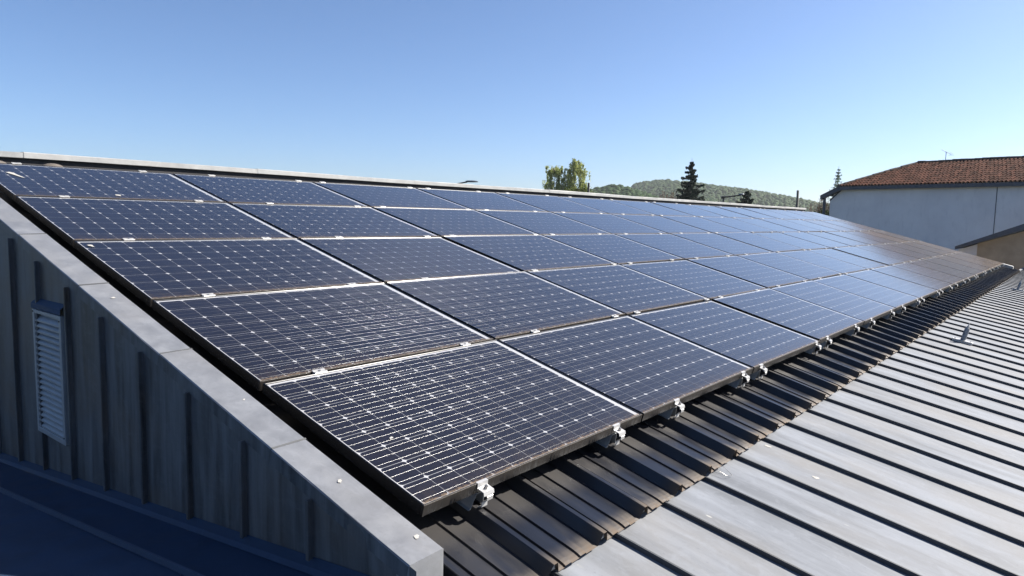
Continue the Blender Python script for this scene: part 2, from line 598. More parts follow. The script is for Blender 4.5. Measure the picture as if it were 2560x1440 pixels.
trays = [tray(s_) for s_ in range(5)]
sm = seam()
for k in range(-3, 61):
    link('zinc_tray', trays[(k * 7 + 2) % 5], zinc, (k * SEAMP, rng.uniform(-0.01, 0.01), 0), (0, rng.uniform(-0.0012, 0.0012), 0))
    link('seam', sm, zinc, (k * SEAMP, rng.uniform(-0.012, 0.012), 0.0), (0, 0, rng.uniform(-0.0004, 0.0004)))

# ------------------------------------------------------------------ solar panels
PW, PH, FD = 1.59, 1.0545, 0.046


def frame_mesh():
    m = MB()
    lw, c = 0.0085, 0.0022

    def ring(ins, z):
        return [(ins, ins, z), (PW - ins, ins, z), (PW - ins, PH - ins, z), (ins, PH - ins, z)]
    rings = [ring(0.030, -FD), ring(0.0, -FD), ring(0.0, -c), ring(c, 0.0), ring(lw - c, 0.0), ring(lw, -c), ring(lw, -0.004)]
    for a, b_ in zip(rings[:-1], rings[1:]):
        m.add(a + b_, [(i, (i + 1) % 4, 4 + (i + 1) % 4, 4 + i) for i in range(4)])
    # water-drain notch pieces at the low corners (corner keys)
    for x0 in (0.0, PW - 0.012):
        m.box(x0, x0 + 0.012, -0.0012, 0.0006, -FD, -0.001)
    return m.mesh('frame', M['frame'])


CPX, CPY = (PW - 0.0165 - 0.040) / 12, (PH - 0.0145 - 0.0215) / 8
CX0, CY0 = 0.0165, 0.0145
GAP = 0.0019


def cell_pts(w, h):
    ch = 0.0150
    pts = []
    for cx, cy, a0 in ((w - ch, h - ch, 0), (ch, h - ch, 90), (ch, ch, 180), (w - ch, ch, 270)):
        for q in (0, 30, 60, 90):
            an = R(a0 + q)
            # pseudo-square: corner arc of the round wafer
            pts.append((cx + ch * math.cos(an) * 0.995, cy + ch * math.sin(an) * 0.995))
    return pts


CW, CH = CPX - GAP, CPY - GAP
cm = MB()
cp = cell_pts(CW, CH)
cm.add([(x, y, 0) for x, y in cp], [tuple(range(len(cp)))])
cell_me = cm.mesh('solar_cell', M['cell'])
cg = MB()
for i in range(12):
    for j in range(8):
        ox, oy = CX0 + i * CPX, CY0 + j * CPY
        cg.add([(ox + x, oy + y, -0.0048) for x, y in cp], [tuple(range(len(cp)))])
cellgrid_me = cg.mesh('solar_cells', M['cell'])
bm_ = MB()
hw, hh = 0.00058, 0.0003
for j in range(8):
    for fr_ in (0.17, 0.5, 0.83):
        yc = CY0 + j * CPY + CH * fr_
        pr = [(yc - hw, 0), (yc - hw * 0.6, hh * 0.75), (yc, hh), (yc + hw * 0.6, hh * 0.75), (yc + hw, 0)]
        bm_.ext(None, [[(x, a, -0.0046 + z_) for a, z_ in pr] for x in (CX0 - 0.002, CX0 + 12 * CPX + 0.004)], 0, False, True)
bus_me = bm_.mesh('busbars', M['busbar'])
q = MB()
q.add([(0.0096, 0.0096, 0), (PW - 0.0096, 0.0096, 0), (PW - 0.0096, PH - 0.0096, 0), (0.0096, PH - 0.0096, 0)], [(0, 1, 2, 3)])
glass_me = q.mesh('glass', M['glass'])
back_me = q.mesh('backsheet', M['backsheet'])
fr_me = frame_mesh()

# clamps (local: x across, y up the slope, z normal)
def strip(m, prof, x0, x1, th):
    """folded strip: profile in (y, z)"""
    n_ = len(prof)
    off = []
    for i in range(n_):
        a, b_ = prof[max(i - 1, 0)], prof[min(i + 1, n_ - 1)]
        d = Vector((b_[0] - a[0], b_[1] - a[1])).normalized()
        off.append((prof[i][0] - d.y * th, prof[i][1] + d.x * th))
    loop = list(prof) + list(reversed(off))
    k = len(loop)
    v = [(x0, a, z_) for a, z_ in loop] + [(x1, a, z_) for a, z_ in loop]
    f = [(i, (i + 1) % k, k + (i + 1) % k, k + i) for i in range(k)]
    for i in range(n_ - 1):
        j = 2 * n_ - 1 - i
        f.append((i, j, j - 1, i + 1))
        f.append((k + i, k + i + 1, k + j - 1, k + j))
    m.add(v, f)


m = MB()
strip(m, [(0.010, 0.0005), (-0.003, 0.0005), (-0.006, -0.018), (-0.040, -0.020), (-0.046, -0.034)], -0.030, 0.030, 0.0035)
strip(m, [(-0.016, -0.026), (-0.046, -0.042), (-0.048, -0.058), (-0.026, -0.078), (-0.030, -0.098), (-0.012, -0.108)], -0.008, 0.026, 0.003)
endclamp_me = m.mesh('end_clamp', M['alu'])
m = MB()
m.tube([(0, -0.022, -0.019), (0, -0.022, -0.009)], 0.0085, 10, smooth=False)
m.tube([(0, -0.022, -0.010), (0, -0.022, -0.0035)], 0.0050, 6, smooth=False)
bolt_me = m.mesh('bolt', M['bolt'])
m = MB()
m.bbox(-0.034, 0.034, -0.026, 0.006, 0.0005, 0.004, 0.001)
m.box(-0.034, 0.034, -0.0245, -0.0175, 0.004, 0.0075)
m.box(-0.034, 0.034, -0.0025, 0.0045, 0.004, 0.0075)
m.box(-0.032, 0.032, -0.0165, -0.0035, -0.03, 0.0005)
midclamp_me = m.mesh('mid_clamp', M['alu'])
m = MB()
m.tube([(0, -0.010, 0.003), (0, -0.010, 0.008)], 0.006, 8, smooth=False)
midbolt_me = m.mesh('bolt', M['bolt'])

ROWN = ['bottom row', 'second row from the bottom', 'middle row', 'second row from the top', 'top row']
ORD = ['first', 'second', 'third', 'fourth', 'fifth', 'sixth', 'seventh', 'eighth', 'ninth', 'tenth', 'eleventh', 'twelfth',
       'thirteenth', 'fourteenth']
LOOK = {(4, 0): 'with a long white dropping streak', (2, 0): 'with a white dropping at its top left corner',
        (0, 0): 'nearest the camera, with small white droppings', (0, 13): 'brown with dust and painted reflection, far right corner'}


def ribs_for(c):
    out = []
    for off in (0.25, 1.36):
        out.append(round((c * PU + off - RIB0) / RIBP))
    return out


for c in range(NC):
    for r in range(NR):
        lab = '%s solar panel from the left, %s' % (ORD[c], ROWN[r])
        if (r, c) in LOOK:
            lab = lab.replace(' from the left, ', ' from left, ') + ' ' + LOOK[(r, c)]
        jz = rng.uniform(-0.0015, 0.0015)
        tilt = (TH + R(rng.gauss(0, 0.10)), R(rng.gauss(0, 0.10)), R(rng.gauss(0, 0.03)))
        root = thing('solar_panel', lab, 'solar panel', P(c * PU + rng.uniform(-.002, .002), r * PV + rng.uniform(-.002, .002), jz),
                     tilt, 'solar panels in five rows on the sloping roof')
        link('frame', fr_me, root)
        link('backsheet', back_me, root, (0, 0, -0.0052))
        near = c < 3
        if near:
            for i in range(12):
                for j in range(8):
                    link('solar_cell', cell_me, root, (CX0 + i * CPX, CY0 + j * CPY, -0.0048))
        else:
            link('solar_cells', cellgrid_me, root, kind='stuff')
        link('busbars', bus_me, root, kind='stuff')
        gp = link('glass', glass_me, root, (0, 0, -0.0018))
        gp.color = (rng.uniform(0.7, 1.4) * (0.010 + 0.30 * max(0.0, (c + (NR - 1 - r) * 0.35 - 6.5) / 8.0) ** 2), 0, 0, 1)  # browner to the far right: dust plus the buildings' reflection painted in
        for k in ribs_for(c):
            lx = RIB0 + k * RIBP - c * PU
            if r == 0:
                cobj = link('end_clamp', endclamp_me, root, (lx + rng.uniform(-.004, .004), 0, 0))
                link('bolt', bolt_me, cobj)
            else:
                cobj = link('mid_clamp', midclamp_me, root, (lx + rng.uniform(-.01, .01), 0, 0))
                link('bolt', midbolt_me, cobj)
            if r == NR - 1:
                cobj = link('end_clamp', midclamp_me, root, (lx + rng.uniform(-.01, .01), PH + 0.020, 0))
                link('bolt', midbolt_me, cobj)

# rails that carry the panels, on the ribs
m = MB()
h = 0.066
pr = [(-0.052, 0.0), (-0.038, 0.002), (-0.022, h - 0.003), (-0.019, h), (0.019, h), (0.022, h - 0.003), (0.038, 0.002), (0.052, 0.0)]
m.ext(None, [[(a, y_, z_) for a, z_ in pr] for y_ in (-0.004, 5.40)])
pr2 = [(a * 0.96, z_ - 0.002) for a, z_ in pr]
m.ext(None, [[(a, y_, z_) for a, z_ in reversed(pr2)] for y_ in (-0.004, 5.40)])
m.ext(None, [[(a, -0.004, z_) for a, z_ in pr2], [(a, -0.004, z_) for a, z_ in pr]])
rail_me = m.mesh('mounting_rail', M['galv'])
ri = 0
for c in range(NC):
    for w_, k in zip(('left', 'right'), ribs_for(c)):
        thing('mounting_rail', 'galvanised mounting rail end beneath the %s bottom panel from the left, on its %s side' % (ORD[c], w_),
              'rail', P(RIB0 + k * RIBP, 0, D_CROWN + 0.001), RX, 'mounting rails under the solar panels', rail_me)

# ------------------------------------------------------------------ bird droppings, lumps, wire
def blob(name, r1, r2, ang, seed, streak=0.0, h=0.001):
    rr = random.Random(seed)
    n_ = 14
    m = MB()
    v = [(0, 0, h)]
    for i in range(n_):
        a = 2 * math.pi * i / n_
        q_ = rr.uniform(0.6, 1.15)
        x_, y_ = r1 * q_ * math.cos(a), r2 * q_ * math.sin(a)
        if streak and y_ < 0:
            y_ -= streak * max(0.0, 1 - abs(x_) / (r1 * 0.55)) * rr.uniform(0.6, 1.0)
        ca, sa = math.cos(ang), math.sin(ang)
        v.append((x_ * ca - y_ * sa, x_ * sa + y_ * ca, 0.0))
    m.add(v, [(0, 1 + i, 1 + (i + 1) % n_) for i in range(n_)], 0, True)
    return m.mesh(name, M['dropping'])


for lab, u_, s_, r1, r2, st_ in (
        ('white bird dropping with a long runny streak on the leftmost top row panel', 0.175, 5.005, 0.03, 0.026, 0.30),
        ('small white bird dropping near the lower edge of the leftmost top row panel', 0.729, 4.40, 0.028, 0.018, 0.03),
        ('white bird dropping at the top left corner of the leftmost middle row panel', 0.05, 3.10, 0.018, 0.014, 0.04),
        ('white bird dropping on a cell of the nearest panel, close to its left edge', 0.207, 0.421, 0.011, 0.008, 0.0),
        ('tiny white dropping speck near the middle of the nearest panel', 0.634, 0.217, 0.005, 0.004, 0.0)):
    thing('bird_dropping', lab, 'dropping', P(u_, s_, 0.0012), RX, 'bird droppings', blob('bird_dropping', r1, r2, 0.3, int(u_ * 1000), st_))
for lab, u_, s_, r1 in (('white dropping stain on the sloping coping, beside the louvre', -0.168, 2.20, 0.014),
                        ('white dropping stain on the coping, near its lower end', -0.165, 0.268, 0.013),
                        ('small pale dropping stain halfway along the sloping coping', -0.150, 0.95, 0.008),
                        ('pale splash mark at the lowest corner of the coping', -0.142, -0.118, 0.014)):
    thing('bird_dropping', lab, 'dropping', P(u_, s_, 0.0016), RX, 'bird droppings', blob('bird_dropping', r1, r1 * 0.7, 0.6, int(s_ * 1000) + 5000, 0.0))
for lab, x_, y_ in (('white oval dropping on the zinc roof, nearer the steel eave', 2.422, -0.391),
                    ('white oval dropping on the zinc roof, further from the steel eave', 2.255, -0.715)):
    thing('bird_dropping', lab, 'dropping', (x_, y_, ZZ0 + 0.1926 * (y_ - ZY0) + 0.004), (ZT, 0, 0), 'bird droppings',
          blob('bird_dropping', 0.017, 0.022, 0.2, int(x_ * 100), 0.0))
m = MB()
for i, (a, b_) in enumerate(((0.20, 0.045), (0.70, 0.035))):
    pass
lump = MB()
rings_ = []
for j in range(6):
    el = j / 5 * math.pi / 2
    rings_.append([(0.085 * math.cos(el) * math.cos(2 * math.pi * i / 14) * (1 + 0.1 * math.sin(3 * i)),
                    0.05 * math.cos(el) * math.sin(2 * math.pi * i / 14), 0.034 * math.sin(el)) for i in range(14)])
lump.ext(None, rings_, 0, True, True)
lme = lump.mesh('sealant_lump', M['sealant'])
for lab, x_ in (('grey sealant lump behind the leftmost top row panel, at the picture edge', 0.20),
                ('grey sealant lump behind the leftmost top row panel, further right', 0.62)):
    thing('sealant_lump', lab, 'sealant', P(x_, 5.46, -0.035), RX, 'sealant lumps under the ridge', lme)
m = MB()
wz = ZZ0 + 0.01
m.tube([(0, 0.03, 0.02), (0, -0.03, 0.012), (0.05, -0.045, 0.004), (0.055, 0.0, 0.022), (0.055, 0.03, 0.03)], 0.0012, 5)
thing('bent_wire', 'thin bent wire hook sticking out from under the steel eave', 'wire', (1.76, -0.375, ZZ0 + 0.0), (ZT, 0, 0), None,
      m.mesh('bent_wire', M['bolt']))

# ------------------------------------------------------------------ left gable wall: zinc cladding, coping, louvre
XW = -0.252                                  # face of the cladding
gable = thing('zinc_gable_wall', 'zinc clad gable wall in shade at left, topped by a sloping light grey coping', 'wall', (0, 0, 0))
CX1, CX2 = -0.104, -0.255                    # coping edges


def base_z(y_):
    return -0.262 - 0.121 * (y_ - 0.78)


def top_z(y_):
    return y_ * math.tan(TH) / 1.0 + 0.0 - 0.055


# cladding trays between the vertical seams
YS = [-0.232] + [0.30 + 0.4355 * k - 0.0 for k in range(0, 13)]
for a, b_ in zip(YS[:-1], YS[1:]):
    m = MB()
    n_ = 6
    cols = []
    for i in range(n_ + 1):
        y_ = a + (b_ - a) * i / n_
        bow = -0.0035 * math.sin(math.pi * i / n_) * rng.uniform(0.5, 1.4)
        z0, z1 = base_z(y_), top_z(y_) + 0.05
        cols.append([(XW + bow * (0.3 + 0.7 * math.sin(3.0 * k / 6 + a)), y_, z0 + (z1 - z0) * k / 6) for k in range(7)])
    m.ext(None, cols, 0, False, True)
    link('cladding_tray', m.mesh('cladding_tray', M['zinc_wall']), gable)
for y_ in YS[1:]:
    m = MB()
    z0, z1 = base_z(y_) + 0.004, top_z(y_) - 0.004
    d_ = 0.028
    m.bbox(XW - d_, XW + 0.004, y_ - 0.006, y_ + 0.006, z0, z1, 0.002)
    m.bbox(XW - d_, XW - d_ + 0.010, y_ - 0.011, y_ - 0.0055, z0, z1, 0.0015)
    link('wall_seam', m.mesh('wall_seam', M['zinc_wall']), gable)
# fascia lip of the coping, flashing strip at the foot, end face
JS = [-0.21, 0.57, 1.487, 2.42, 3.345, 4.27, 5.20, 5.62]
for i, (a, b_) in enumerate(zip(JS[:-1], JS[1:])):
    m = MB()
    g_ = 0.003
    lift = 0.0015 if i % 2 else 0.0
    sa = a + (g_ if i else 0)
    prof = [(CX1 + 0.001, -0.060), (CX1, -0.003), (CX1 - 0.004, 0.0), (CX2 + 0.004, -0.0035), (CX2, -0.008), (CX2 - 0.001, -0.062)]
    st = []
    nseg = 5
    for k in range(nseg + 1):
        s_ = sa + (b_ - sa) * k / nseg
        wob = [rng.uniform(-0.0006, 0.0006) for _ in prof]
        st.append([tuple(P(px, s_, pz + lift + w0)) for (px, pz), w0 in zip(prof, wob)])
    m.ext(None, [list(reversed(q_[:5])) for q_ in st], 0, False, False)
    m.ext(None, [list(reversed(q_[4:])) for q_ in st], 1, False, False)
    if i == 0:
        e = [P(px, sa, pz) for px, pz in prof]
        topz = [e[1], e[2], e[3], e[4]]
        lowv = [Vector((v_.x, v_.y + 0.001, -0.40)) for v_ in topz]
        m.add(topz + lowv, [(0, 1, 5, 4), (1, 2, 6, 5), (2, 3, 7, 6)])
        m.add([e[1], Vector((e[1].x, e[1].y, -0.40)), Vector((e[1].x, e[1].y + 0.25, -0.40)), P(CX1, sa + 0.26, -0.01)], [(0, 1, 2, 3)])
        m.add([e[4] + Vector((0, 0, 0)), P(CX2, sa + 0.06, -0.01), Vector((e[4].x, e[4].y + 0.05, -0.40)), Vector((e[4].x, e[4].y, -0.40))],
              [(0, 1, 2, 3)])
    link('coping_piece', m.mesh('coping_piece', [M['zinc_cap'], M['zinc_wall']]), gable)
    # lapped joint ridge
    if i:
        m = MB()
        p_ = [(CX1, 0.0005), (CX2 + 0.002, -0.003)]
        m.add([P(p_[0][0], a - 0.004, p_[0][1] + 0.001), P(p_[0][0], a + 0.003, p_[0][1] + 0.004), P(p_[1][0], a + 0.003, p_[1][1] + 0.004),
               P(p_[1][0], a - 0.004, p_[1][1] + 0.001)], [(0, 3, 2, 1)])
        link('coping_joint', m.mesh('coping_joint', M['zinc_seam']), gable)
m = MB()
ys_ = [-0.23, 1.0, 2.5, 4.0, 5.8]
m.ext(None, [[(XW - 0.004, y_, base_z(y_) + 0.012), (XW - 0.006, y_, base_z(y_) - 0.03), (XW - 0.022, y_, base_z(y_) - 0.046)] for y_ in ys_])
link('foot_flashing', m.mesh('foot_flashing', M['low_roof']), gable)
m = MB()
m.add([(CX1, -0.2, -0.5), (CX1, 5.5, -0.3), tuple(P(CX1, 5.6, -0.02)), tuple(P(CX1, -0.2, -0.02))], [(0, 1, 2, 3)])
link('inner_face', m.mesh('inner_face', M['dark']), gable)

# louvre in the wall
LY0, LY1, LZ0, LZ1 = 2.535, 2.965, -0.285, 0.438
lou = link('louvre_grille', None, gable, (XW, 0, 0))
m = MB()
fw_ = 0.028
m.bbox(-0.030, -0.001, LY0, LY0 + fw_, LZ0, LZ1, 0.002)
m.bbox(-0.030, -0.001, LY1 - fw_, LY1, LZ0, LZ1, 0.002)
m.bbox(-0.030, -0.001, LY0 + fw_, LY1 - fw_, LZ1 - 0.02, LZ1, 0.002)
m.bbox(-0.030, -0.001, LY0 + fw_, LY1 - fw_, LZ0, LZ0 + 0.03, 0.002)
m.box(-0.004, -0.002, LY0 + 0.01, LY1 - 0.01, LZ0 + 0.01, LZ1 - 0.01)
link('louvre_frame', m.mesh('louvre_frame', M['louvre']), lou)
m = MB()
yy0, yy1 = LY0 + fw_ + 0.001, LY1 - fw_ - 0.001
m.add([(-0.028, yy0, 0.0), (-0.028, yy1, 0.0), (-0.028, yy1, 0.010), (-0.028, yy0, 0.010), (-0.006, yy1, 0.030), (-0.006, yy0, 0.030)],
      [(0, 3, 2, 1), (3, 5, 4, 2)])
sl_me = m.mesh('slat', M['louvre'])
for k in range(20):
    link('slat', sl_me, lou, (0, 0, LZ0 + 0.034 + k * 0.0328))
m = MB()
m.tube([(-0.030, 0, 0), (-0.033, 0, 0)], 0.005, 8)
sc_me = m.mesh('screw', M['metal_dark'])
for y_, z_ in ((LY0 + 0.014, LZ1 - 0.03), (LY1 - 0.014, LZ1 - 0.012), (LY0 + 0.014, LZ0 + 0.04)):
    link('screw', sc_me, lou, (0, y_, z_))
m = MB()
m.add([(XW - 0.001, LY0 - 0.01, LZ1 + 0.062), (XW - 0.001, LY1 + 0.01, LZ1 + 0.062), (XW - 0.032, LY1 + 0.01, LZ1 + 0.036),
       (XW - 0.032, LY0 - 0.01, LZ1 + 0.036), (XW - 0.032, LY1 + 0.01, LZ1 + 0.006), (XW - 0.032, LY0 - 0.01, LZ1 + 0.006)],
      [(0, 3, 2, 1), (3, 5, 4, 2)])
link('louvre_hood', m.mesh('louvre_hood', M['low_roof']), gable)

# ------------------------------------------------------------------ lower roof at the left (in shade)
low = thing('lower_roof', 'dark blue grey metal roof in shade below the zinc wall, bottom left', 'roof')


def lz(y_):
    return base_z(y_) - 0.048


m = MB()
ys_ = [-0.25 + 0.25 * k for k in range(26)]
xs_ = [XW - 0.001, -0.35, -0.512]
m.ext(None, [[(x_, y_, lz(y_) + 0.002 * math.sin(y_ * 2.3 + x_ * 9)) for x_ in xs_] for y_ in ys_], 0, False, True)
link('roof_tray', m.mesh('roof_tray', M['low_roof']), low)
m = MB()
xs_ = [-0.512 - 0.43 * k / 5 for k in range(6)]
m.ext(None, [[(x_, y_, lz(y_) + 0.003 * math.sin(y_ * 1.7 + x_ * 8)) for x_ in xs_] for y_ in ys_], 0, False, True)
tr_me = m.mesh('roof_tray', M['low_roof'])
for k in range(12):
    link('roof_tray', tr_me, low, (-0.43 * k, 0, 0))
m = MB()
m.ext(None, [[(-0.5185, y_, lz(y_)), (-0.5175, y_, lz(y_) + 0.025), (-0.5065, y_, lz(y_) + 0.025), (-0.5055, y_, lz(y_))] for y_ in ys_])
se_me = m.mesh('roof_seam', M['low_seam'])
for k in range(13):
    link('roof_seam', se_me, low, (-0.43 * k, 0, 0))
m = MB()
m.box(-5.9, XW - 0.002, -6.0, -0.25, GZ, lz(-0.25) - 0.03)
m.box(-5.9, XW - 0.002, -0.2501, 10.6, GZ, -1.2)
link('roof_base', m.mesh('roof_base', M['low_roof']), low)

# ------------------------------------------------------------------ ridge flashing
RY = 5.605
ridge = thing('ridge_flashing', 'long light grey metal ridge capping above the top row of panels', 'flashing', (0, RY, 0))
xj = [-0.35, 0.50, 1.58, 2.78, 3.98, 5.2, 6.4, 8.4, 10.4, 12.4, 14.4, 16.5, 18.7, 20.9, 23.0]
for i, (a, b_) in enumerate(zip(xj[:-1], xj[1:])):
    m = MB()
    l0 = 0.003 if i % 2 else 0.0
    pr = [(0.0 - l0, 1.452), (-0.002 - l0, 1.456), (-0.002 - l0, 1.500), (0.004, 1.504 + l0), (0.20, 1.510 + l0), (0.206, 1.44)]
    m.ext(None, [[(x_, y_, z_ + rng.uniform(-0.0012, 0.0012) + 0.003 * math.sin(x_ * 0.9)) for y_, z_ in pr]
                 for x_ in (a, a * .75 + b_ * .25, (a + b_) / 2, a * .25 + b_ * .75, b_ + (0.03 if i < 13 else 0))], 0, False, False)
    e = pr
    m.add([(b_ + (0.03 if i < 13 else 0), y_, z_) for y_, z_ in e], [tuple(range(len(e)))])
    link('capping_piece', m.mesh('capping_piece', M['zinc_ridge']), ridge)
m = MB()
m.box(-0.30, 22.95, 0.03, 0.17, 0.9, 1.456)
link('upstand', m.mesh('upstand', M['dark']), ridge)
m = MB()
m.add([(-0.3, 0.18, 1.40), (23.3, 0.18, 1.40), (23.3, 5.3, 0.2), (-0.3, 5.3, 0.2)], [(0, 1, 2, 3)])
link('rear_slope', m.mesh('rear_slope', M['zinc']), ridge)

# right-hand gable coping
rg = thing('end_coping', 'white metal gable capping past the far right end of the panels', 'flashing')
m = MB()
prof = [(23.12, -0.14), (23.12, -0.055), (23.36, -0.055), (23.36, -0.18)]
m.ext(None, [[tuple(P(px, s_, pz)) for px, pz in prof] for s_ in (-0.21, 5.55)])
e = [P(px, -0.21, pz) for px, pz in prof]
m.add([e[1], e[2], Vector((23.36, e[2].y, -0.24)), Vector((23.12, e[1].y, -0.24))], [(0, 3, 2, 1)])
link('coping_piece', m.mesh('coping_piece', M['zinc_ridge']), rg)
m = MB()
m.box(23.14, 23.34, -0.19, 5.4, -1.0, -0.2)
link('wall_core', m.mesh('wall_core', M['zinc_wall']), rg)

# ------------------------------------------------------------------ safety anchors on the zinc roof
def anchor(k, y_, label, lean):
    x_ = SEAM0 + k * SEAMP
    z_ = ZZ0 + 0.1926 * (y_ - ZY0)
    a = thing('safety_anchor', label, 'anchor post', (x_, y_, z_), (ZT, 0, 0), 'safety anchor posts on the zinc roof')
    m = MB()
    m.bbox(-0.045, 0.045, -0.105, 0.105, 0.026, 0.034, 0.002)
    m.bbox(-0.030, -0.008, -0.105, 0.105, 0.000, 0.026, 0.003)
    m.bbox(0.008, 0.030, -0.105, 0.105, 0.000, 0.026, 0.003)
    link('seam_clamp', m.mesh('seam_clamp', M['alu']), a)
    m = MB()
    m.tube([(0, 0, 0.034), (lean * 0.5, -0.004, 0.10), (lean, -0.008, 0.178)], 0.0265, 14)
    link('post', m.mesh('post', M['anchor']), a)
    m = MB()
    m.tube([(lean, -0.008, 0.175), (lean * 1.05, -0.009, 0.186)], 0.020, 8)
    m.tube([(lean * 1.05, -0.009, 0.186), (lean * 1.15, -0.010, 0.212)], 0.014, 6, smooth=False)
    m.tube([(lean * 1.15, -0.010, 0.212), (lean * 1.25, -0.012, 0.242)], 0.007, 8)
    link('eye_bolt', m.mesh('eye_bolt', M['alu']), a)
    for yy in (-0.08, 0.08):
        m = MB()
        m.tube([(0, yy, 0.034), (0, yy, 0.041)], 0.009, 6, smooth=False)
        link('bolt', m.mesh('bolt', M['bolt']), a)


anchor(17, -0.705, 'grey metal safety anchor post on the zinc roof, the nearer one', 0.012)
anchor(38, -0.680, 'grey metal safety anchor post near the far right end of the zinc roof', 0.012)

# ------------------------------------------------------------------ the tiled house
AZ = R(17.3)
HW = Vector((-math.sin(AZ), -math.cos(AZ), 0))        # along the wall, towards the right of the picture
HN = Vector((-math.cos(AZ), math.sin(AZ), 0))         # outward normal
H0 = Vector((43.057, 10.236, 0))                      # wall corner
hrot = math.atan2(HW.y, HW.x)
house = thing('tiled_house', 'white rendered house with a terracotta tiled roof, its wall in shade', 'house',
              (H0.x, H0.y, GZ), (0, 0, hrot))
# local frame: x along wall, y outward?  (HW rotated by -90 deg)
yl = Vector((-math.sin(hrot), math.cos(hrot), 0))
sgn = 1.0 if yl.dot(HN) > 0 else -1.0                 # sign of the outward direction in local y


def H(x_, o_, z_):
    """x along the wall, o outwards from the wall, z world height"""
    return (x_, sgn * o_, z_ - GZ)


m = MB()


def quad(m, pts, mi=0):
    m.add(pts, [tuple(range(len(pts)))], mi)


W1 = 16.0
EZ = 3.16
quad(m, [H(0, 0, GZ), H(W1, 0, GZ), H(W1, 0, EZ), H(0.62, 0, EZ - 0.12), H(0.36, 0, 2.95), H(0.0, 0, 2.36)])
quad(m, [H(0, 0, GZ), H(0, 0, 2.36), H(0, -9, 2.36), H(0, -9, GZ)])
quad(m, [H(W1, 0, GZ), H(W1, -9, GZ), H(W1, -9, EZ), H(W1, 0, EZ)])
link('wall', m.mesh('wall', M['render']), house)
m = MB()
m.box(8.80, 8.835, min(sgn * 0.004, sgn * 0.012), max(sgn * 0.004, sgn * 0.012), 0, 2.95 - GZ)
link('expansion_joint', m.mesh('expansion_joint', M['fascia']), house)
# roof surfaces
pt = R(17)
OV = 0.35


def Rf(x_, up_, n_=0.0):
    """point on the roof slope: x along, up_ metres up the slope from the eave, n_ proud of it"""
    o_ = OV - up_ * math.cos(pt) - n_ * math.sin(pt) * -1
    return H(x_, o_, EZ + up_ * math.sin(pt) + n_ * math.cos(pt))


RU = 5.15
XE0, XE1 = 0.70, 2.62


def left_x(up_):
    return XE0 + (XE1 - XE0) * up_ / RU


m = MB()
quad(m, [Rf(XE0, 0), Rf(W1, 0), Rf(W1, RU), Rf(XE1, RU)])
quad(m, [Rf(XE1, RU), Rf(W1, RU), H(W1, OV - 2 * RU * math.cos(pt), EZ), H(XE0, OV - 2 * RU * math.cos(pt), EZ)])
quad(m, [Rf(XE0, 0), Rf(XE1, RU), H(XE0, OV - 2 * RU * math.cos(pt), EZ)])
link('roof', m.mesh('roof', M['tile_dark']), house)
# one canal tile: tapered half tube
TL, TP, TR_ = 0.58, 0.189, 0.066


def canal(m, ox=0.0, oup=0.0, jit=0.0):
    n_ = 7
    st = []
    for tt, rad in ((0.0, TR_), (1.0, TR_ * 0.80)):
        ring = []
        for i in range(n_):
            a = math.pi * i / (n_ - 1)
            ring.append((ox + jit + rad * math.cos(a), oup + TL * tt, 0.012 + rad * math.sin(a) * 0.95 + (0.03 if tt == 0 else 0.012)))
        st.append(ring)
    m.ext(None, st, 0, False, True)
    m.add(st[0] + [(ox + jit, oup, 0.02)], [(i, i + 1, n_) for i in range(n_ - 1)])


cmn = MB()
canal(cmn)
tile_me = cmn.mesh('tile', M['tile'])
roof_rows = 11
EXP = RU / roof_rows
rest = MB()
count = 0
cand = []
for j in range(roof_rows):
    i = 0
    while True:
        x_ = XE0 + 0.12 + i * TP
        i += 1
        if x_ > 15.6:
            break
        if x_ < left_x(j * EXP) + 0.10:
            continue
        cand.append((j, x_))
vis = [q_ for q_ in cand if q_[1] < 10.6]
vis.sort(key=lambda q_: -q_[1] + q_[0] * 0.35)
indiv = set(vis[:290])
# local axes of the slope
eu = Vector(Rf(0, 1)) - Vector(Rf(0, 0))
en = Vector(Rf(0, 0, 1)) - Vector(Rf(0, 0))
ex = Vector((1, 0, 0))
rotm = Matrix((ex, eu, en)).transposed()
if rotm.determinant() < 0:
    rotm = Matrix((-ex, eu, en)).transposed()
reul = rotm.to_euler()
for (j, x_) in cand:
    jx, jr = rng.uniform(-0.008, 0.008), rng.uniform(-0.03, 0.03)
    base_p = Vector(Rf(x_ + jx, j * EXP + rng.uniform(-0.015, 0.015)))
    if (j, x_) in indiv:
        o = link('tile', tile_me, house, base_p)
        o.rotation_euler = (rotm @ Matrix.Rotation(jr, 3, 'Z')).to_euler()
    else:
        rm = rotm @ Matrix.Rotation(jr, 3, 'Z')
        rest.add([base_p + rm @ Vector(v_) for v_ in cmn.v], cmn.f, 0, True)
link('tiles', rest.mesh('tiles', M['tile']), house, kind='stuff')
# hip and ridge tiles
rm_ = MB()
rm_.tube([(0, 0, 0), (0.42, 0, 0)], [0.105, 0.095], 8)
rt_me = rm_.mesh('ridge_tile', M['ridge_tile'])


def lay(pa, pb, mat_me):
    pa, pb = Vector(pa), Vector(pb)
    d_ = (pb - pa)
    n_ = int(d_.length / 0.38)
    for k in range(n_):
        o = link('ridge_tile', mat_me, house, pa + d_ * (k / n_) + Vector((0, 0, rng.uniform(0.0, 0.03))))
        o.rotation_euler = d_.to_track_quat('X', 'Z').to_euler()


lay(Rf(XE0, 0, 0.03), Rf(XE1, RU, 0.03), rt_me)
lay(Rf(XE1, RU, 0.04), Rf(11.5, RU, 0.04), rt_me)
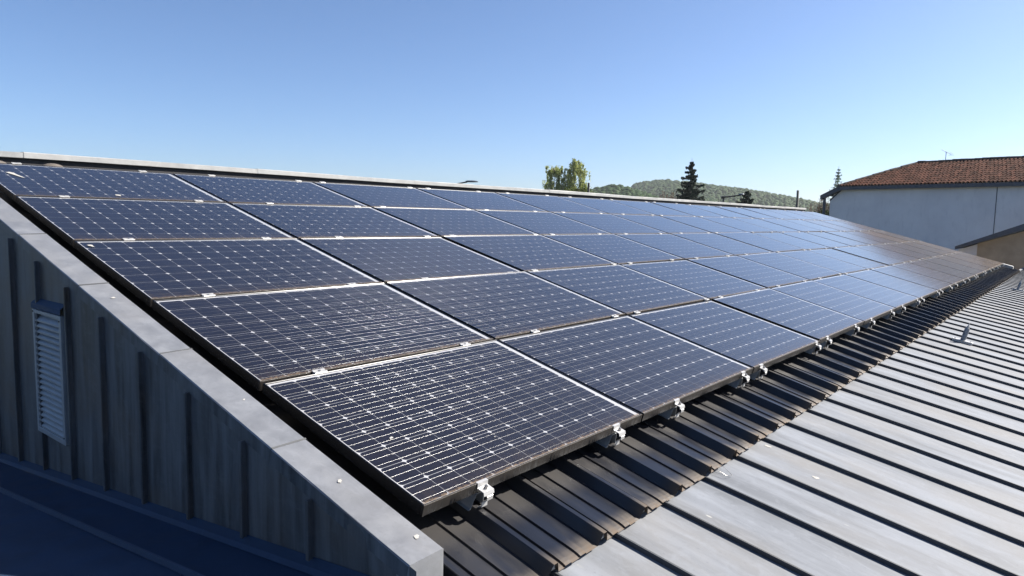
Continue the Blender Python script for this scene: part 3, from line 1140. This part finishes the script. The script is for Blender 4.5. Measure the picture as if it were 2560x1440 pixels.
# eave fascia + gutter
m = MB()
y0_, y1_ = sorted((sgn * (OV - 0.05), sgn * (OV + 0.02)))
m.box(XE0 - 0.05, W1, y0_, y1_, EZ - 0.20 - GZ, EZ - 0.005 - GZ)
y0_, y1_ = sorted((sgn * 0.001, sgn * (OV - 0.05)))
m.box(XE0, W1, y0_, y1_, EZ - 0.14 - GZ, EZ - 0.10 - GZ)
link('eave_fascia', m.mesh('eave_fascia', M['fascia']), house)
# porch verge falling away to the left, with its strut
m = MB()


def slab(m, a, b_, th, o0, o1):
    p = [H(a[0], o0, a[1]), H(b_[0], o0, b_[1]), H(b_[0], o0, b_[1] - th), H(a[0], o0, a[1] - th)]
    p2 = [H(a[0], o1, a[1]), H(b_[0], o1, b_[1]), H(b_[0], o1, b_[1] - th), H(a[0], o1, a[1] - th)]
    m.add(p + p2, [(0, 1, 2, 3), (7, 6, 5, 4), (0, 4, 5, 1), (1, 5, 6, 2), (2, 6, 7, 3), (3, 7, 4, 0)])


slab(m, (0.80, 3.17), (-0.42, 2.62), 0.21, 0.37, 0.10)
link('porch_roof', m.mesh('porch_roof', M['fascia']), house)
m = MB()
slab(m, (0.75, 3.20), (-0.40, 2.68), 0.04, 0.36, -3.0)
link('porch_tiles', m.mesh('porch_tiles', M['ridge_tile']), house)
m = MB()
slab(m, (0.64, 2.99), (-0.02, 2.42), 0.10, 0.03, 0.0)
link('strut', m.mesh('strut', M['fascia']), house)
m = MB()
m.box(-0.30, -0.18, min(sgn * 0.25, sgn * 0.13), max(sgn * 0.25, sgn * 0.13), 0, 2.56 - GZ)
link('post', m.mesh('post', M['fascia']), house)

# aerial on the ridge
ab = house.matrix_basis @ Vector(Rf(4.17, RU, 0.1))
an = thing('tv_aerial', 'small television aerial on a mast on the tiled roof ridge', 'aerial', ab)
m = MB()
m.tube([(0, 0, -0.3), (0, 0, 0.50)], 0.018, 6)
link('mast', m.mesh('mast', M['antenna']), an)
m = MB()
ra = Vector((rt.x, rt.y, 0)).normalized()
rb = Vector((-ra.y, ra.x, 0))
b0, b1 = ra * -0.28 + Vector((0, 0, 0.62)), ra * 0.30 + Vector((0, 0, 0.36))
m.tube([b0, b1], 0.012, 5)
for k in range(7):
    pc = b0.lerp(b1, k / 6)
    hl = 0.12 + 0.02 * k
    m.tube([pc - rb * hl - ra * 0.05, pc + rb * hl + ra * 0.05], 0.006, 4)
m.tube([b1 - ra * 0.05 + Vector((0, 0, 0.14)), b1 + ra * 0.14 + Vector((0, 0, -0.02))], 0.010, 4)
m.tube([b1 - ra * 0.18 + Vector((0, 0, -0.06)), b1 + ra * 0.16 + Vector((0, 0, -0.05))], 0.008, 4)
link('aerial_array', m.mesh('aerial_array', M['antenna']), an)

# ------------------------------------------------------------------ beige outbuilding
bx = 28.0
shed = thing('beige_outbuilding', 'low beige rendered gable with a dark sloping roof edge, at the right', 'building', (bx, 0, GZ))
m = MB()
quad(m, [(0, 1.20, 0), (0, -4.0, 0), (0, -4.0, 2.3 - GZ), (0, 1.20, 0.42 - GZ)])
quad(m, [(0, 1.20, 0), (0, 1.20, 0.42 - GZ), (9, 1.20, 0.42 - GZ), (9, 1.20, 0)])
link('wall', m.mesh('wall', M['beige']), shed)
m = MB()
rise = 0.826 / 1.894


def vz(y_):
    return 0.306 + (1.818 - y_) * rise


pa = [(-0.35, 1.83, vz(1.83) - GZ), (-0.35, -4.2, vz(-4.2) - GZ), (9, -4.2, vz(-4.2) - GZ), (9, 1.83, vz(1.83) - GZ)]
pb = [(x_, y_, z_ - (0.11 if y_ > 0 else 0.40)) for x_, y_, z_ in pa]
m.add(pa + pb, [(0, 1, 2, 3), (7, 6, 5, 4), (0, 4, 5, 1), (1, 5, 6, 2), (2, 6, 7, 3), (3, 7, 4, 0)])
link('roof_edge', m.mesh('roof_edge', M['fascia']), shed)
m = MB()
m.add([(0.02, 1.195, 0), (0.02, 1.76, 0), (0.02, 1.76, 0.18 - GZ), (0.02, 1.195, 0.40 - GZ), (8, 1.195, 0), (8, 1.76, 0), (8, 1.76, 0.18 - GZ), (8, 1.195, 0.40 - GZ)], [(0, 3, 2, 1), (4, 5, 6, 7), (2, 6, 5, 1), (3, 7, 6, 2)])
lean = thing('white_lean_to', 'small white wall under the dark roof edge beside the beige gable', 'building', (bx, 0, GZ),
             me=m.mesh('white_lean_to', M['render']))

# ------------------------------------------------------------------ posts and lamps behind the roof
def post(name, label, cat, x_, y_, top, rad, mat):
    m = MB()
    m.tube([(0, 0, 0), (0, 0, top - GZ - 0.02), (0, 0, top - GZ)], [rad, rad, rad * 0.8], 12)
    return thing(name, label, cat, (x_, y_, GZ), me=m.mesh(name, mat))


post('flue_pipe', 'black flue pipe standing behind the ridge beside the birches', 'pipe', 26.43, 16.49, 2.68, 0.055, M['pipe'])
post('timber_post', 'olive grey post standing behind the far end of the ridge', 'post', 37.75, 10.48, 2.75, 0.062, M['post'])


def lamp(label, x_, y_, top, arm, head, rise_, drop):
    l_ = thing('street_lamp', label, 'street lamp', (x_, y_, GZ), group='street lamps behind the ridge')
    d_ = Vector((rt.x, rt.y, 0)).normalized()
    m = MB()
    m.tube([(0, 0, 0), (0, 0, 3.5), (0, 0, top - GZ)], [0.07, 0.055, 0.045], 10)
    link('pole', m.mesh('pole', M['metal_dark']), l_)
    m = MB()
    a0 = d_ * -0.12 + Vector((0, 0, top - GZ - 0.02))
    a1 = d_ * arm + Vector((0, 0, top - GZ + rise_))
    m.tube([a0, a1], 0.040, 8)
    m.tube([a0, d_ * 0.06 + Vector((0, 0, top - GZ))], 0.075, 8)
    link('arm', m.mesh('arm', M['metal_dark']), l_)
    m = MB()
    h0 = a1 - d_ * 0.10
    h1 = a1 + d_ * head
    pr = []
    for tt, w_, th in ((0, 0.05, 0.04), (0.15, 0.12, 0.07), (0.6, 0.15, 0.075), (0.9, 0.11, 0.05), (1.0, 0.05, 0.025)):
        c_ = h0.lerp(h1, tt) + Vector((0, 0, 0.02 - drop * tt))
        s_ = Vector((-d_.y, d_.x, 0))
        pr.append([tuple(c_ + s_ * w_ * math.cos(a) + Vector((0, 0, th * math.sin(a) * (0.6 if math.sin(a) < 0 else 1)))) for a in
                   [2 * math.pi * k / 10 for k in range(10)]])
    m.ext(None, pr, 0, True, True)
    m.add(pr[0], [tuple(reversed(range(10)))])
    m.add(pr[-1], [tuple(range(10))])
    link('lamp_head', m.mesh('lamp_head', M['lamp']), l_)


lamp('grey street lamp head on a short arm above the ridge, left of the birches', 27.55, 26.31, 2.77, 0.80, 0.62, 0.17, 0.0)
lamp('dark street lamp with a long thin arm above the ridge, left of the round pine', 37.15, 14.37, 2.38, 0.95, 0.20, 0.12, -0.03)

# ------------------------------------------------------------------ trees
def leaf_mesh(name, pos, size, mat, flat=0.0, aspect=1.0, down=0.0):
    n_ = len(pos)
    a = nrng.normal(size=(n_, 3))
    a[:, 2] -= down * 2.0
    a /= np.linalg.norm(a, axis=1, keepdims=True)
    b_ = nrng.normal(size=(n_, 3))
    b_[:, 2] *= (1 - flat)
    b_ -= a * (a * b_).sum(1, keepdims=True)
    b_ /= np.linalg.norm(b_, axis=1, keepdims=True)
    s_ = size * nrng.uniform(0.6, 1.3, (n_, 1))
    a = a * s_ * aspect
    b_ = b_ * s_
    v = np.stack([pos - a, pos + b_ * 0.6, pos + a, pos - b_ * 0.6], 1).reshape(-1, 3)
    me = bpy.data.meshes.new(name)
    me.vertices.add(4 * n_)
    me.vertices.foreach_set('co', v.astype(np.float32).ravel())
    me.loops.add(4 * n_)
    me.loops.foreach_set('vertex_index', np.arange(4 * n_, dtype=np.int32))
    me.polygons.add(n_)
    me.polygons.foreach_set('loop_start', np.arange(0, 4 * n_, 4, dtype=np.int32))
    me.polygons.foreach_set('loop_total', np.full(n_, 4, dtype=np.int32))
    me.materials.append(mat)
    me.update(calc_edges=True)
    return me


def birch(label, x_, y_, top, width, seed, n_leaf=9000):
    rr = np.random.default_rng(seed)
    tr = thing('birch_tree', label, 'tree', (x_, y_, GZ), group='birches behind the ridge')
    Ht = top - GZ
    m = MB()
    m.tube([(0, 0, 0), (0.1, 0, Ht * 0.4), (0, 0.1, Ht * 0.75), (0.05, 0, Ht * 0.97)], [0.16, 0.12, 0.06, 0.015], 8)
    link('trunk', m.mesh('trunk', M['birch_bark']), tr)
    m = MB()
    pos = []
    nb = 70
    for k in range(nb):
        tz = rr.uniform(0.38, 1.0) ** 0.8
        z0 = Ht * min(0.985, tz)
        ang = rr.uniform(0, 2 * math.pi)
        prof = math.sqrt(max(0.05, 1 - ((tz - 0.55) / 0.5) ** 2))
        L = width * 0.5 * prof * rr.uniform(0.45, 1.1)
        e = np.array([math.cos(ang) * L, math.sin(ang) * L, z0 - rr.uniform(-0.3, 0.4)])
        m.tube([(0, 0, z0 - 0.5 * L), tuple(e * [0.5, 0.5, 1] + [0, 0, 0.05]), tuple(e)], [0.03, 0.018, 0.006], 4, cap=False)
        ns = rr.integers(3, 7)
        for q_ in range(ns):
            f_ = rr.uniform(0.35, 1.0)
            st = np.array([e[0] * f_, e[1] * f_, z0 + (e[2] - z0) * f_]) + rr.normal(0, 0.1, 3)
            ln = rr.uniform(0.5, 1.9) * (Ht / 13)
            nl = int(n_leaf / nb / ns)
            tt = rr.uniform(0, 1, nl)
            sway = rr.normal(0, 0.12, 2)
            pp = np.stack([st[0] + sway[0] * tt + rr.normal(0, 0.06, nl), st[1] + sway[1] * tt + rr.normal(0, 0.06, nl), st[2] - ln * tt], 1)
            pos.append(pp)
    link('branches', m.mesh('branches', M['twig']), tr)
    pos = np.concatenate(pos)
    link('crown', leaf_mesh('crown', pos, 0.10, M['birch_leaf'], 0.0, 1.3, 0.5), tr)


birch('left birch of the pair behind the ridge, shorter with a broad crown', 80.7, 57.4, 8.3, 5.0, 3, 9500)
birch('right birch of the pair behind the ridge, the taller one', 82.6, 55.2, 9.3, 5.4, 5, 11000)


def bush(name, label, cat, x_, y_, zc, rx, rz, n_, mat, size, group=None):
    tr = thing(name, label, cat, (x_, y_, GZ), group=group)
    p = nrng.normal(size=(n_, 3))
    p /= np.linalg.norm(p, axis=1, keepdims=True)
    rad = nrng.uniform(0.55, 1.0, (n_, 1)) * (1 + 0.22 * np.sin(p[:, :1] * 7 + p[:, 2:] * 5) + 0.15 * np.sin(p[:, 1:2] * 11))
    p = p * rad * [rx, rx, rz] + [0, 0, zc - GZ]
    m = MB()
    for k in range(5):
        a = k * 1.3
        m.tube([(0.2 * math.cos(a), 0.2 * math.sin(a), 0), (rx * .4 * math.cos(a), rx * .4 * math.sin(a), zc - GZ)], [0.08, 0.03], 5)
    link('trunk', m.mesh('trunk', M['bark']), tr)
    link('crown', leaf_mesh('crown', p, size, mat), tr)
    return tr


bush('green_bush', 'bright green bush at the foot of the birches, right side', 'bush', 81.1, 53.0, 3.9, 1.5, 1.5, 3000, M['bush_leaf'], 0.13, 'bushes at the foot of the birches')
bush('green_bush', 'bright green bush at the foot of the birches, middle', 'bush', 80.1, 54.3, 3.9, 1.5, 1.2, 3000, M['bush_leaf'], 0.13, 'bushes at the foot of the birches')
bush('green_bush', 'darker green bush at the foot of the birches, left side', 'bush', 77.9, 55.5, 3.8, 1.1, 1.1, 2600, M['hedge_leaf'], 0.13, 'bushes at the foot of the birches')


def spruce(name, label, x_, y_, top, slope_w, mat, layers, seed, n_per=70, size=0.10, start=0.28, droop=0.25, group=None, lmax=9):
    rr = np.random.default_rng(seed)
    tr = thing(name, label, 'tree', (x_, y_, GZ), group=group)
    Ht = top - GZ
    m = MB()
    m.tube([(0, 0, 0), (0, 0, Ht * 0.6), (0, 0, Ht)], [0.2, 0.1, 0.012], 8)
    link('trunk', m.mesh('trunk', M['bark']), tr)
    pos = []
    m = MB()
    for k in range(layers):
        f_ = (k + 0.3) / layers
        z0 = Ht * (start + (0.985 - start) * f_)
        L0 = min((Ht - z0) * slope_w + 0.05, lmax)
        nbr = int(rr.integers(6, 11))
        z0 += rr.normal(0, 0.10) * min(1.0, L0)
        a0 = rr.uniform(0, 6.28)
        for q_ in range(nbr):
            ang = a0 + 2 * math.pi * q_ / nbr + rr.normal(0, 0.2)
            L = L0 * rr.uniform(0.5, 1.2)
            zb = z0 + rr.normal(0, 0.14) * min(1.0, L0)
            dr = droop * L * rr.uniform(0.5, 1.3)
            tipz = zb - dr + 0.16 * L
            m.tube([(0, 0, zb), (math.cos(ang) * L * .6, math.sin(ang) * L * .6, zb - dr * .8), (math.cos(ang) * L, math.sin(ang) * L, tipz)],
                   [0.025, 0.014, 0.005], 3, cap=False)
            n_ = int(n_per * (0.25 + L / max(L0, .3)) * (0.35 + L / 1.6))
            tt = rr.uniform(0.08, 1.03, n_) ** 0.8
            side = rr.normal(0, 1, n_) * 0.16 * L * (1.05 - tt) + rr.normal(0, 0.03, n_)
            zz = zb - dr * np.where(tt < 0.6, tt / 0.6 * 0.8, 0.8) + np.where(tt > .6, (tt - .6) / .4 * (tipz - zb + dr * .8), 0) - np.abs(rr.normal(0, 0.05, n_)) * (1 + L)
            pos.append(np.stack([math.cos(ang) * L * tt - math.sin(ang) * side, math.sin(ang) * L * tt + math.cos(ang) * side, zz], 1))
    link('branches', m.mesh('branches', M['bark']), tr)
    link('crown', leaf_mesh('crown', np.concatenate(pos), size, mat, 0.3, 1.5, 0.2), tr)
    return tr


spruce('spruce_tree', 'tall dark spruce standing before the wooded hill', 64.6, 29.2, 7.2, 0.42, M['spruce_leaf'], 27, 11, 115, 0.075)
spruce('pine_tree', 'small dark rounded conifer right of the street lamp arm', 67.8, 24.7, 4.2, 0.60, M['spruce_leaf'], 16, 12, 110, 0.10, 0.40, 0.1, None, 1.0)
spruce('cedar_tree', 'slim pale green conifer behind the tiled house', 84.4, 20.6, 7.5, 0.27, M['cedar_leaf'], 26, 13, 16, 0.07)


def bare_tree(name, label, x_, y_, top, width, seed, n_=60, buds=600, group=None, budsize=0.085, rad=0.024):
    rr = random.Random(seed)
    tr = thing(name, label, 'tree', (x_, y_, GZ), group=group)
    Ht = top - GZ
    m = MB()
    m.tube([(0, 0, 0), (0, 0, Ht * 0.45)], [0.14, 0.08], 6)
    link('trunk', m.mesh('trunk', M['bark']), tr)
    m = MB()
    pts = []
    for k in range(n_):
        z0 = Ht * rr.uniform(0.3, 0.55)
        a = rr.uniform(0, 6.28)
        el = rr.uniform(0.35, 1.0)
        w_ = width * 0.5 * rr.uniform(0.3, 1.0)
        zt = z0 + (Ht - z0) * (0.55 + 0.45 * el) * rr.uniform(0.75, 1.0)
        zt = min(zt, Ht * (1 - 0.22 * (w_ / (width * 0.5)) ** 2))
        e = Vector((math.cos(a) * w_, math.sin(a) * w_, zt))
        mid = Vector((e.x * 0.45, e.y * 0.45, z0 + (zt - z0) * 0.45)) + Vector((rr.uniform(-.1, .1), rr.uniform(-.1, .1), 0))
        m.tube([(0, 0, z0), mid, e], [rad * 2.0, rad * 1.2, rad * 0.5], 4, cap=False)
        for q_ in range(4):
            s_ = mid.lerp(e, rr.uniform(0, 0.8))
            t_ = s_ + Vector((rr.uniform(-.35, .35), rr.uniform(-.35, .35), rr.uniform(0.15, 0.6)))
            m.tube([s_, t_], [rad * 0.7, rad * 0.35], 3, cap=False)
            pts += [tuple(s_.lerp(t_, rr.uniform(0.2, 1))) for _ in range(max(1, buds // (n_ * 4)))]
    link('branches', m.mesh('branches', M['twig']), tr)
    link('crown', leaf_mesh('crown', np.array(pts), budsize, M['bud']), tr)


bare_tree('bare_tree', 'leafless grey brown tree left of the house porch', 77.3, 20.8, 3.9, 2.8, 21, 70, 1100, 'leafless trees beside the house')
bare_tree('bare_tree', 'small leafless tree further left, beside the olive post', 76.0, 22.4, 3.3, 1.9, 22, 45, 700, 'leafless trees beside the house')
bare_tree('bare_tree', 'leafless tree behind the olive post', 75.4, 24.6, 2.9, 1.6, 23, 35, 300, 'leafless trees beside the house')
bare_tree('bare_tree', 'leafless tree half hidden behind the house porch', 76.8, 19.8, 4.3, 2.0, 24, 50, 800, 'leafless trees beside the house')
bare_tree('budding_tree', 'brown budding tree just right of the flue pipe', 124.3, 75.2, 7.3, 6.0, 25, 70, 2600, 'budding trees below the hill', 0.15, 0.03)
bare_tree('budding_tree', 'brown budding tree left of the tall spruce', 132.2, 65.6, 8.0, 5.0, 26, 70, 2600, 'budding trees below the hill', 0.15, 0.03)
bare_tree('budding_tree', 'brown budding tree midway between the flue pipe and the spruce', 127.8, 70.7, 6.6, 5.0, 27, 60, 2200, 'budding trees below the hill', 0.15, 0.03)
bush('hedge', 'dark green hedge beside the left end of the house wall', 'hedge', 62.0, 15.6, 0.9, 0.9, 1.2, 3500, M['hedge_leaf'], 0.10)

# ------------------------------------------------------------------ wooded hills
def fwd_point(px, py, D):
    return CAM + (fw + rt * ((px - 1280) / 1765.9) - up * ((py - 720) / 1765.9)) * D


def hill(name, outline, D, depth, seed, crown, dens, mat):
    """terrain whose crest runs through the outline; woodland crowns cover its near side"""
    pts = [fwd_point(px, py, D) for px, py in outline]
    ff = Vector((fw.x, fw.y, 0)).normalized()
    m = MB()
    st = []
    for p in pts:
        row = []
        for k, (o_, h_) in enumerate(((-1.0, 0.0), (-0.75, 0.28), (-0.5, 0.55), (-0.25, 0.82), (0.0, 1.0), (0.3, 0.8), (1.0, 0.0))):
            q_ = p + ff * depth * o_
            row.append((q_.x, q_.y, GZ - 1.0 + (p.z - crown * 2.0 - GZ + 1.0) * h_))
        st.append(row)
    m.ext(None, st, 0, False, True)
    link(name, m.mesh(name, M['ground']), kind='structure')
    # crowns
    rr = np.random.default_rng(seed)
    ico_v, ico_f = ICO
    V, F = [], []
    off = 0
    n_ = len(pts)
    for i in range(dens):
        t_ = rr.uniform(0, n_ - 1.001)
        i0 = int(t_)
        f_ = t_ - i0
        o_ = -rr.uniform(0, 1) ** 1.0
        a, b_ = np.array(st[i0]), np.array(st[i0 + 1])
        prof = a * (1 - f_) + b_ * f_
        pos_ = np.interp([o_], [-1, -0.75, -0.5, -0.25, 0], np.arange(5))[0]
        k0 = min(int(pos_), 3)
        base_ = prof[k0] * (1 - (pos_ - k0)) + prof[k0 + 1] * (pos_ - k0)
        s_ = crown * rr.uniform(0.55, 1.25)
        v = ico_v * (1 + rr.normal(0, 0.09, (len(ico_v), 1))) * [s_, s_, s_ * rr.uniform(0.8, 1.3)] + base_ + [0, 0, s_ * 0.5]
        V.append(v)
        F.append(ico_f + off)
        off += len(ico_v)
    V = np.concatenate(V)
    F = np.concatenate(F)
    me = bpy.data.meshes.new('woodland')
    me.from_pydata(V.tolist(), [], F.tolist())
    me.materials.append(mat)
    me.polygons.foreach_set('use_smooth', [True] * len(me.polygons))
    me.update()
    o = link('woodland', me, kind='stuff')
    return o


import bmesh
bmi = bmesh.new()
bmesh.ops.create_icosphere(bmi, subdivisions=2, radius=1.0)
ICO = (np.array([v.co[:] for v in bmi.verts]), np.array([[v.index for v in f.verts] for f in bmi.faces]))
bmi.free()
w1 = hill('near_hill', [(1300, 492), (1345, 486), (1420, 480), (1478, 468), (1500, 463), (1525, 458), (1542, 459), (1560, 464), (1585, 472), (1640, 492), (1700, 520)],
          480, 200, 31, 2.1, 3000, M['wood_leaf'])
w1['label'] = 'brown green wooded rise behind the flue pipe'
w1['category'] = 'woodland'
w2 = hill('far_hill', [(1480, 505), (1530, 484), (1570, 466), (1592, 456), (1620, 449), (1650, 446), (1700, 449), (1760, 458), (1800, 462), (1850, 471), (1900, 486), (1940, 500),
                       (1970, 511), (1990, 524), (2010, 548)],
          900, 420, 32, 2.7, 8000, M['wood_leaf'])
w2['label'] = 'hazy green wooded hill behind the spruce'
w2['category'] = 'woodland'

# ------------------------------------------------------------------ haze
hz = MB()
hz.box(-2600, 2600, -2600, 2600, GZ - 1.0, 57.5)
ht = bpy.data.materials.new('pale_air')
ht.use_nodes = True
ht.node_tree.nodes.remove(ht.node_tree.nodes['Principled BSDF'])
pv_ = ht.node_tree.nodes.new('ShaderNodeVolumePrincipled')
pv_.inputs['Color'].default_value = (0.84, 0.90, 0.92, 1)
pv_.inputs['Density'].default_value = 0.00017
pv_.inputs['Anisotropy'].default_value = 0.2
ht.node_tree.links.new(pv_.outputs[0], ht.node_tree.nodes['Material Output'].inputs['Volume'])
link('haze', hz.mesh('haze', ht), kind='stuff')
sc.cycles.max_bounces = 8
sc.cycles.transparent_max_bounces = 12
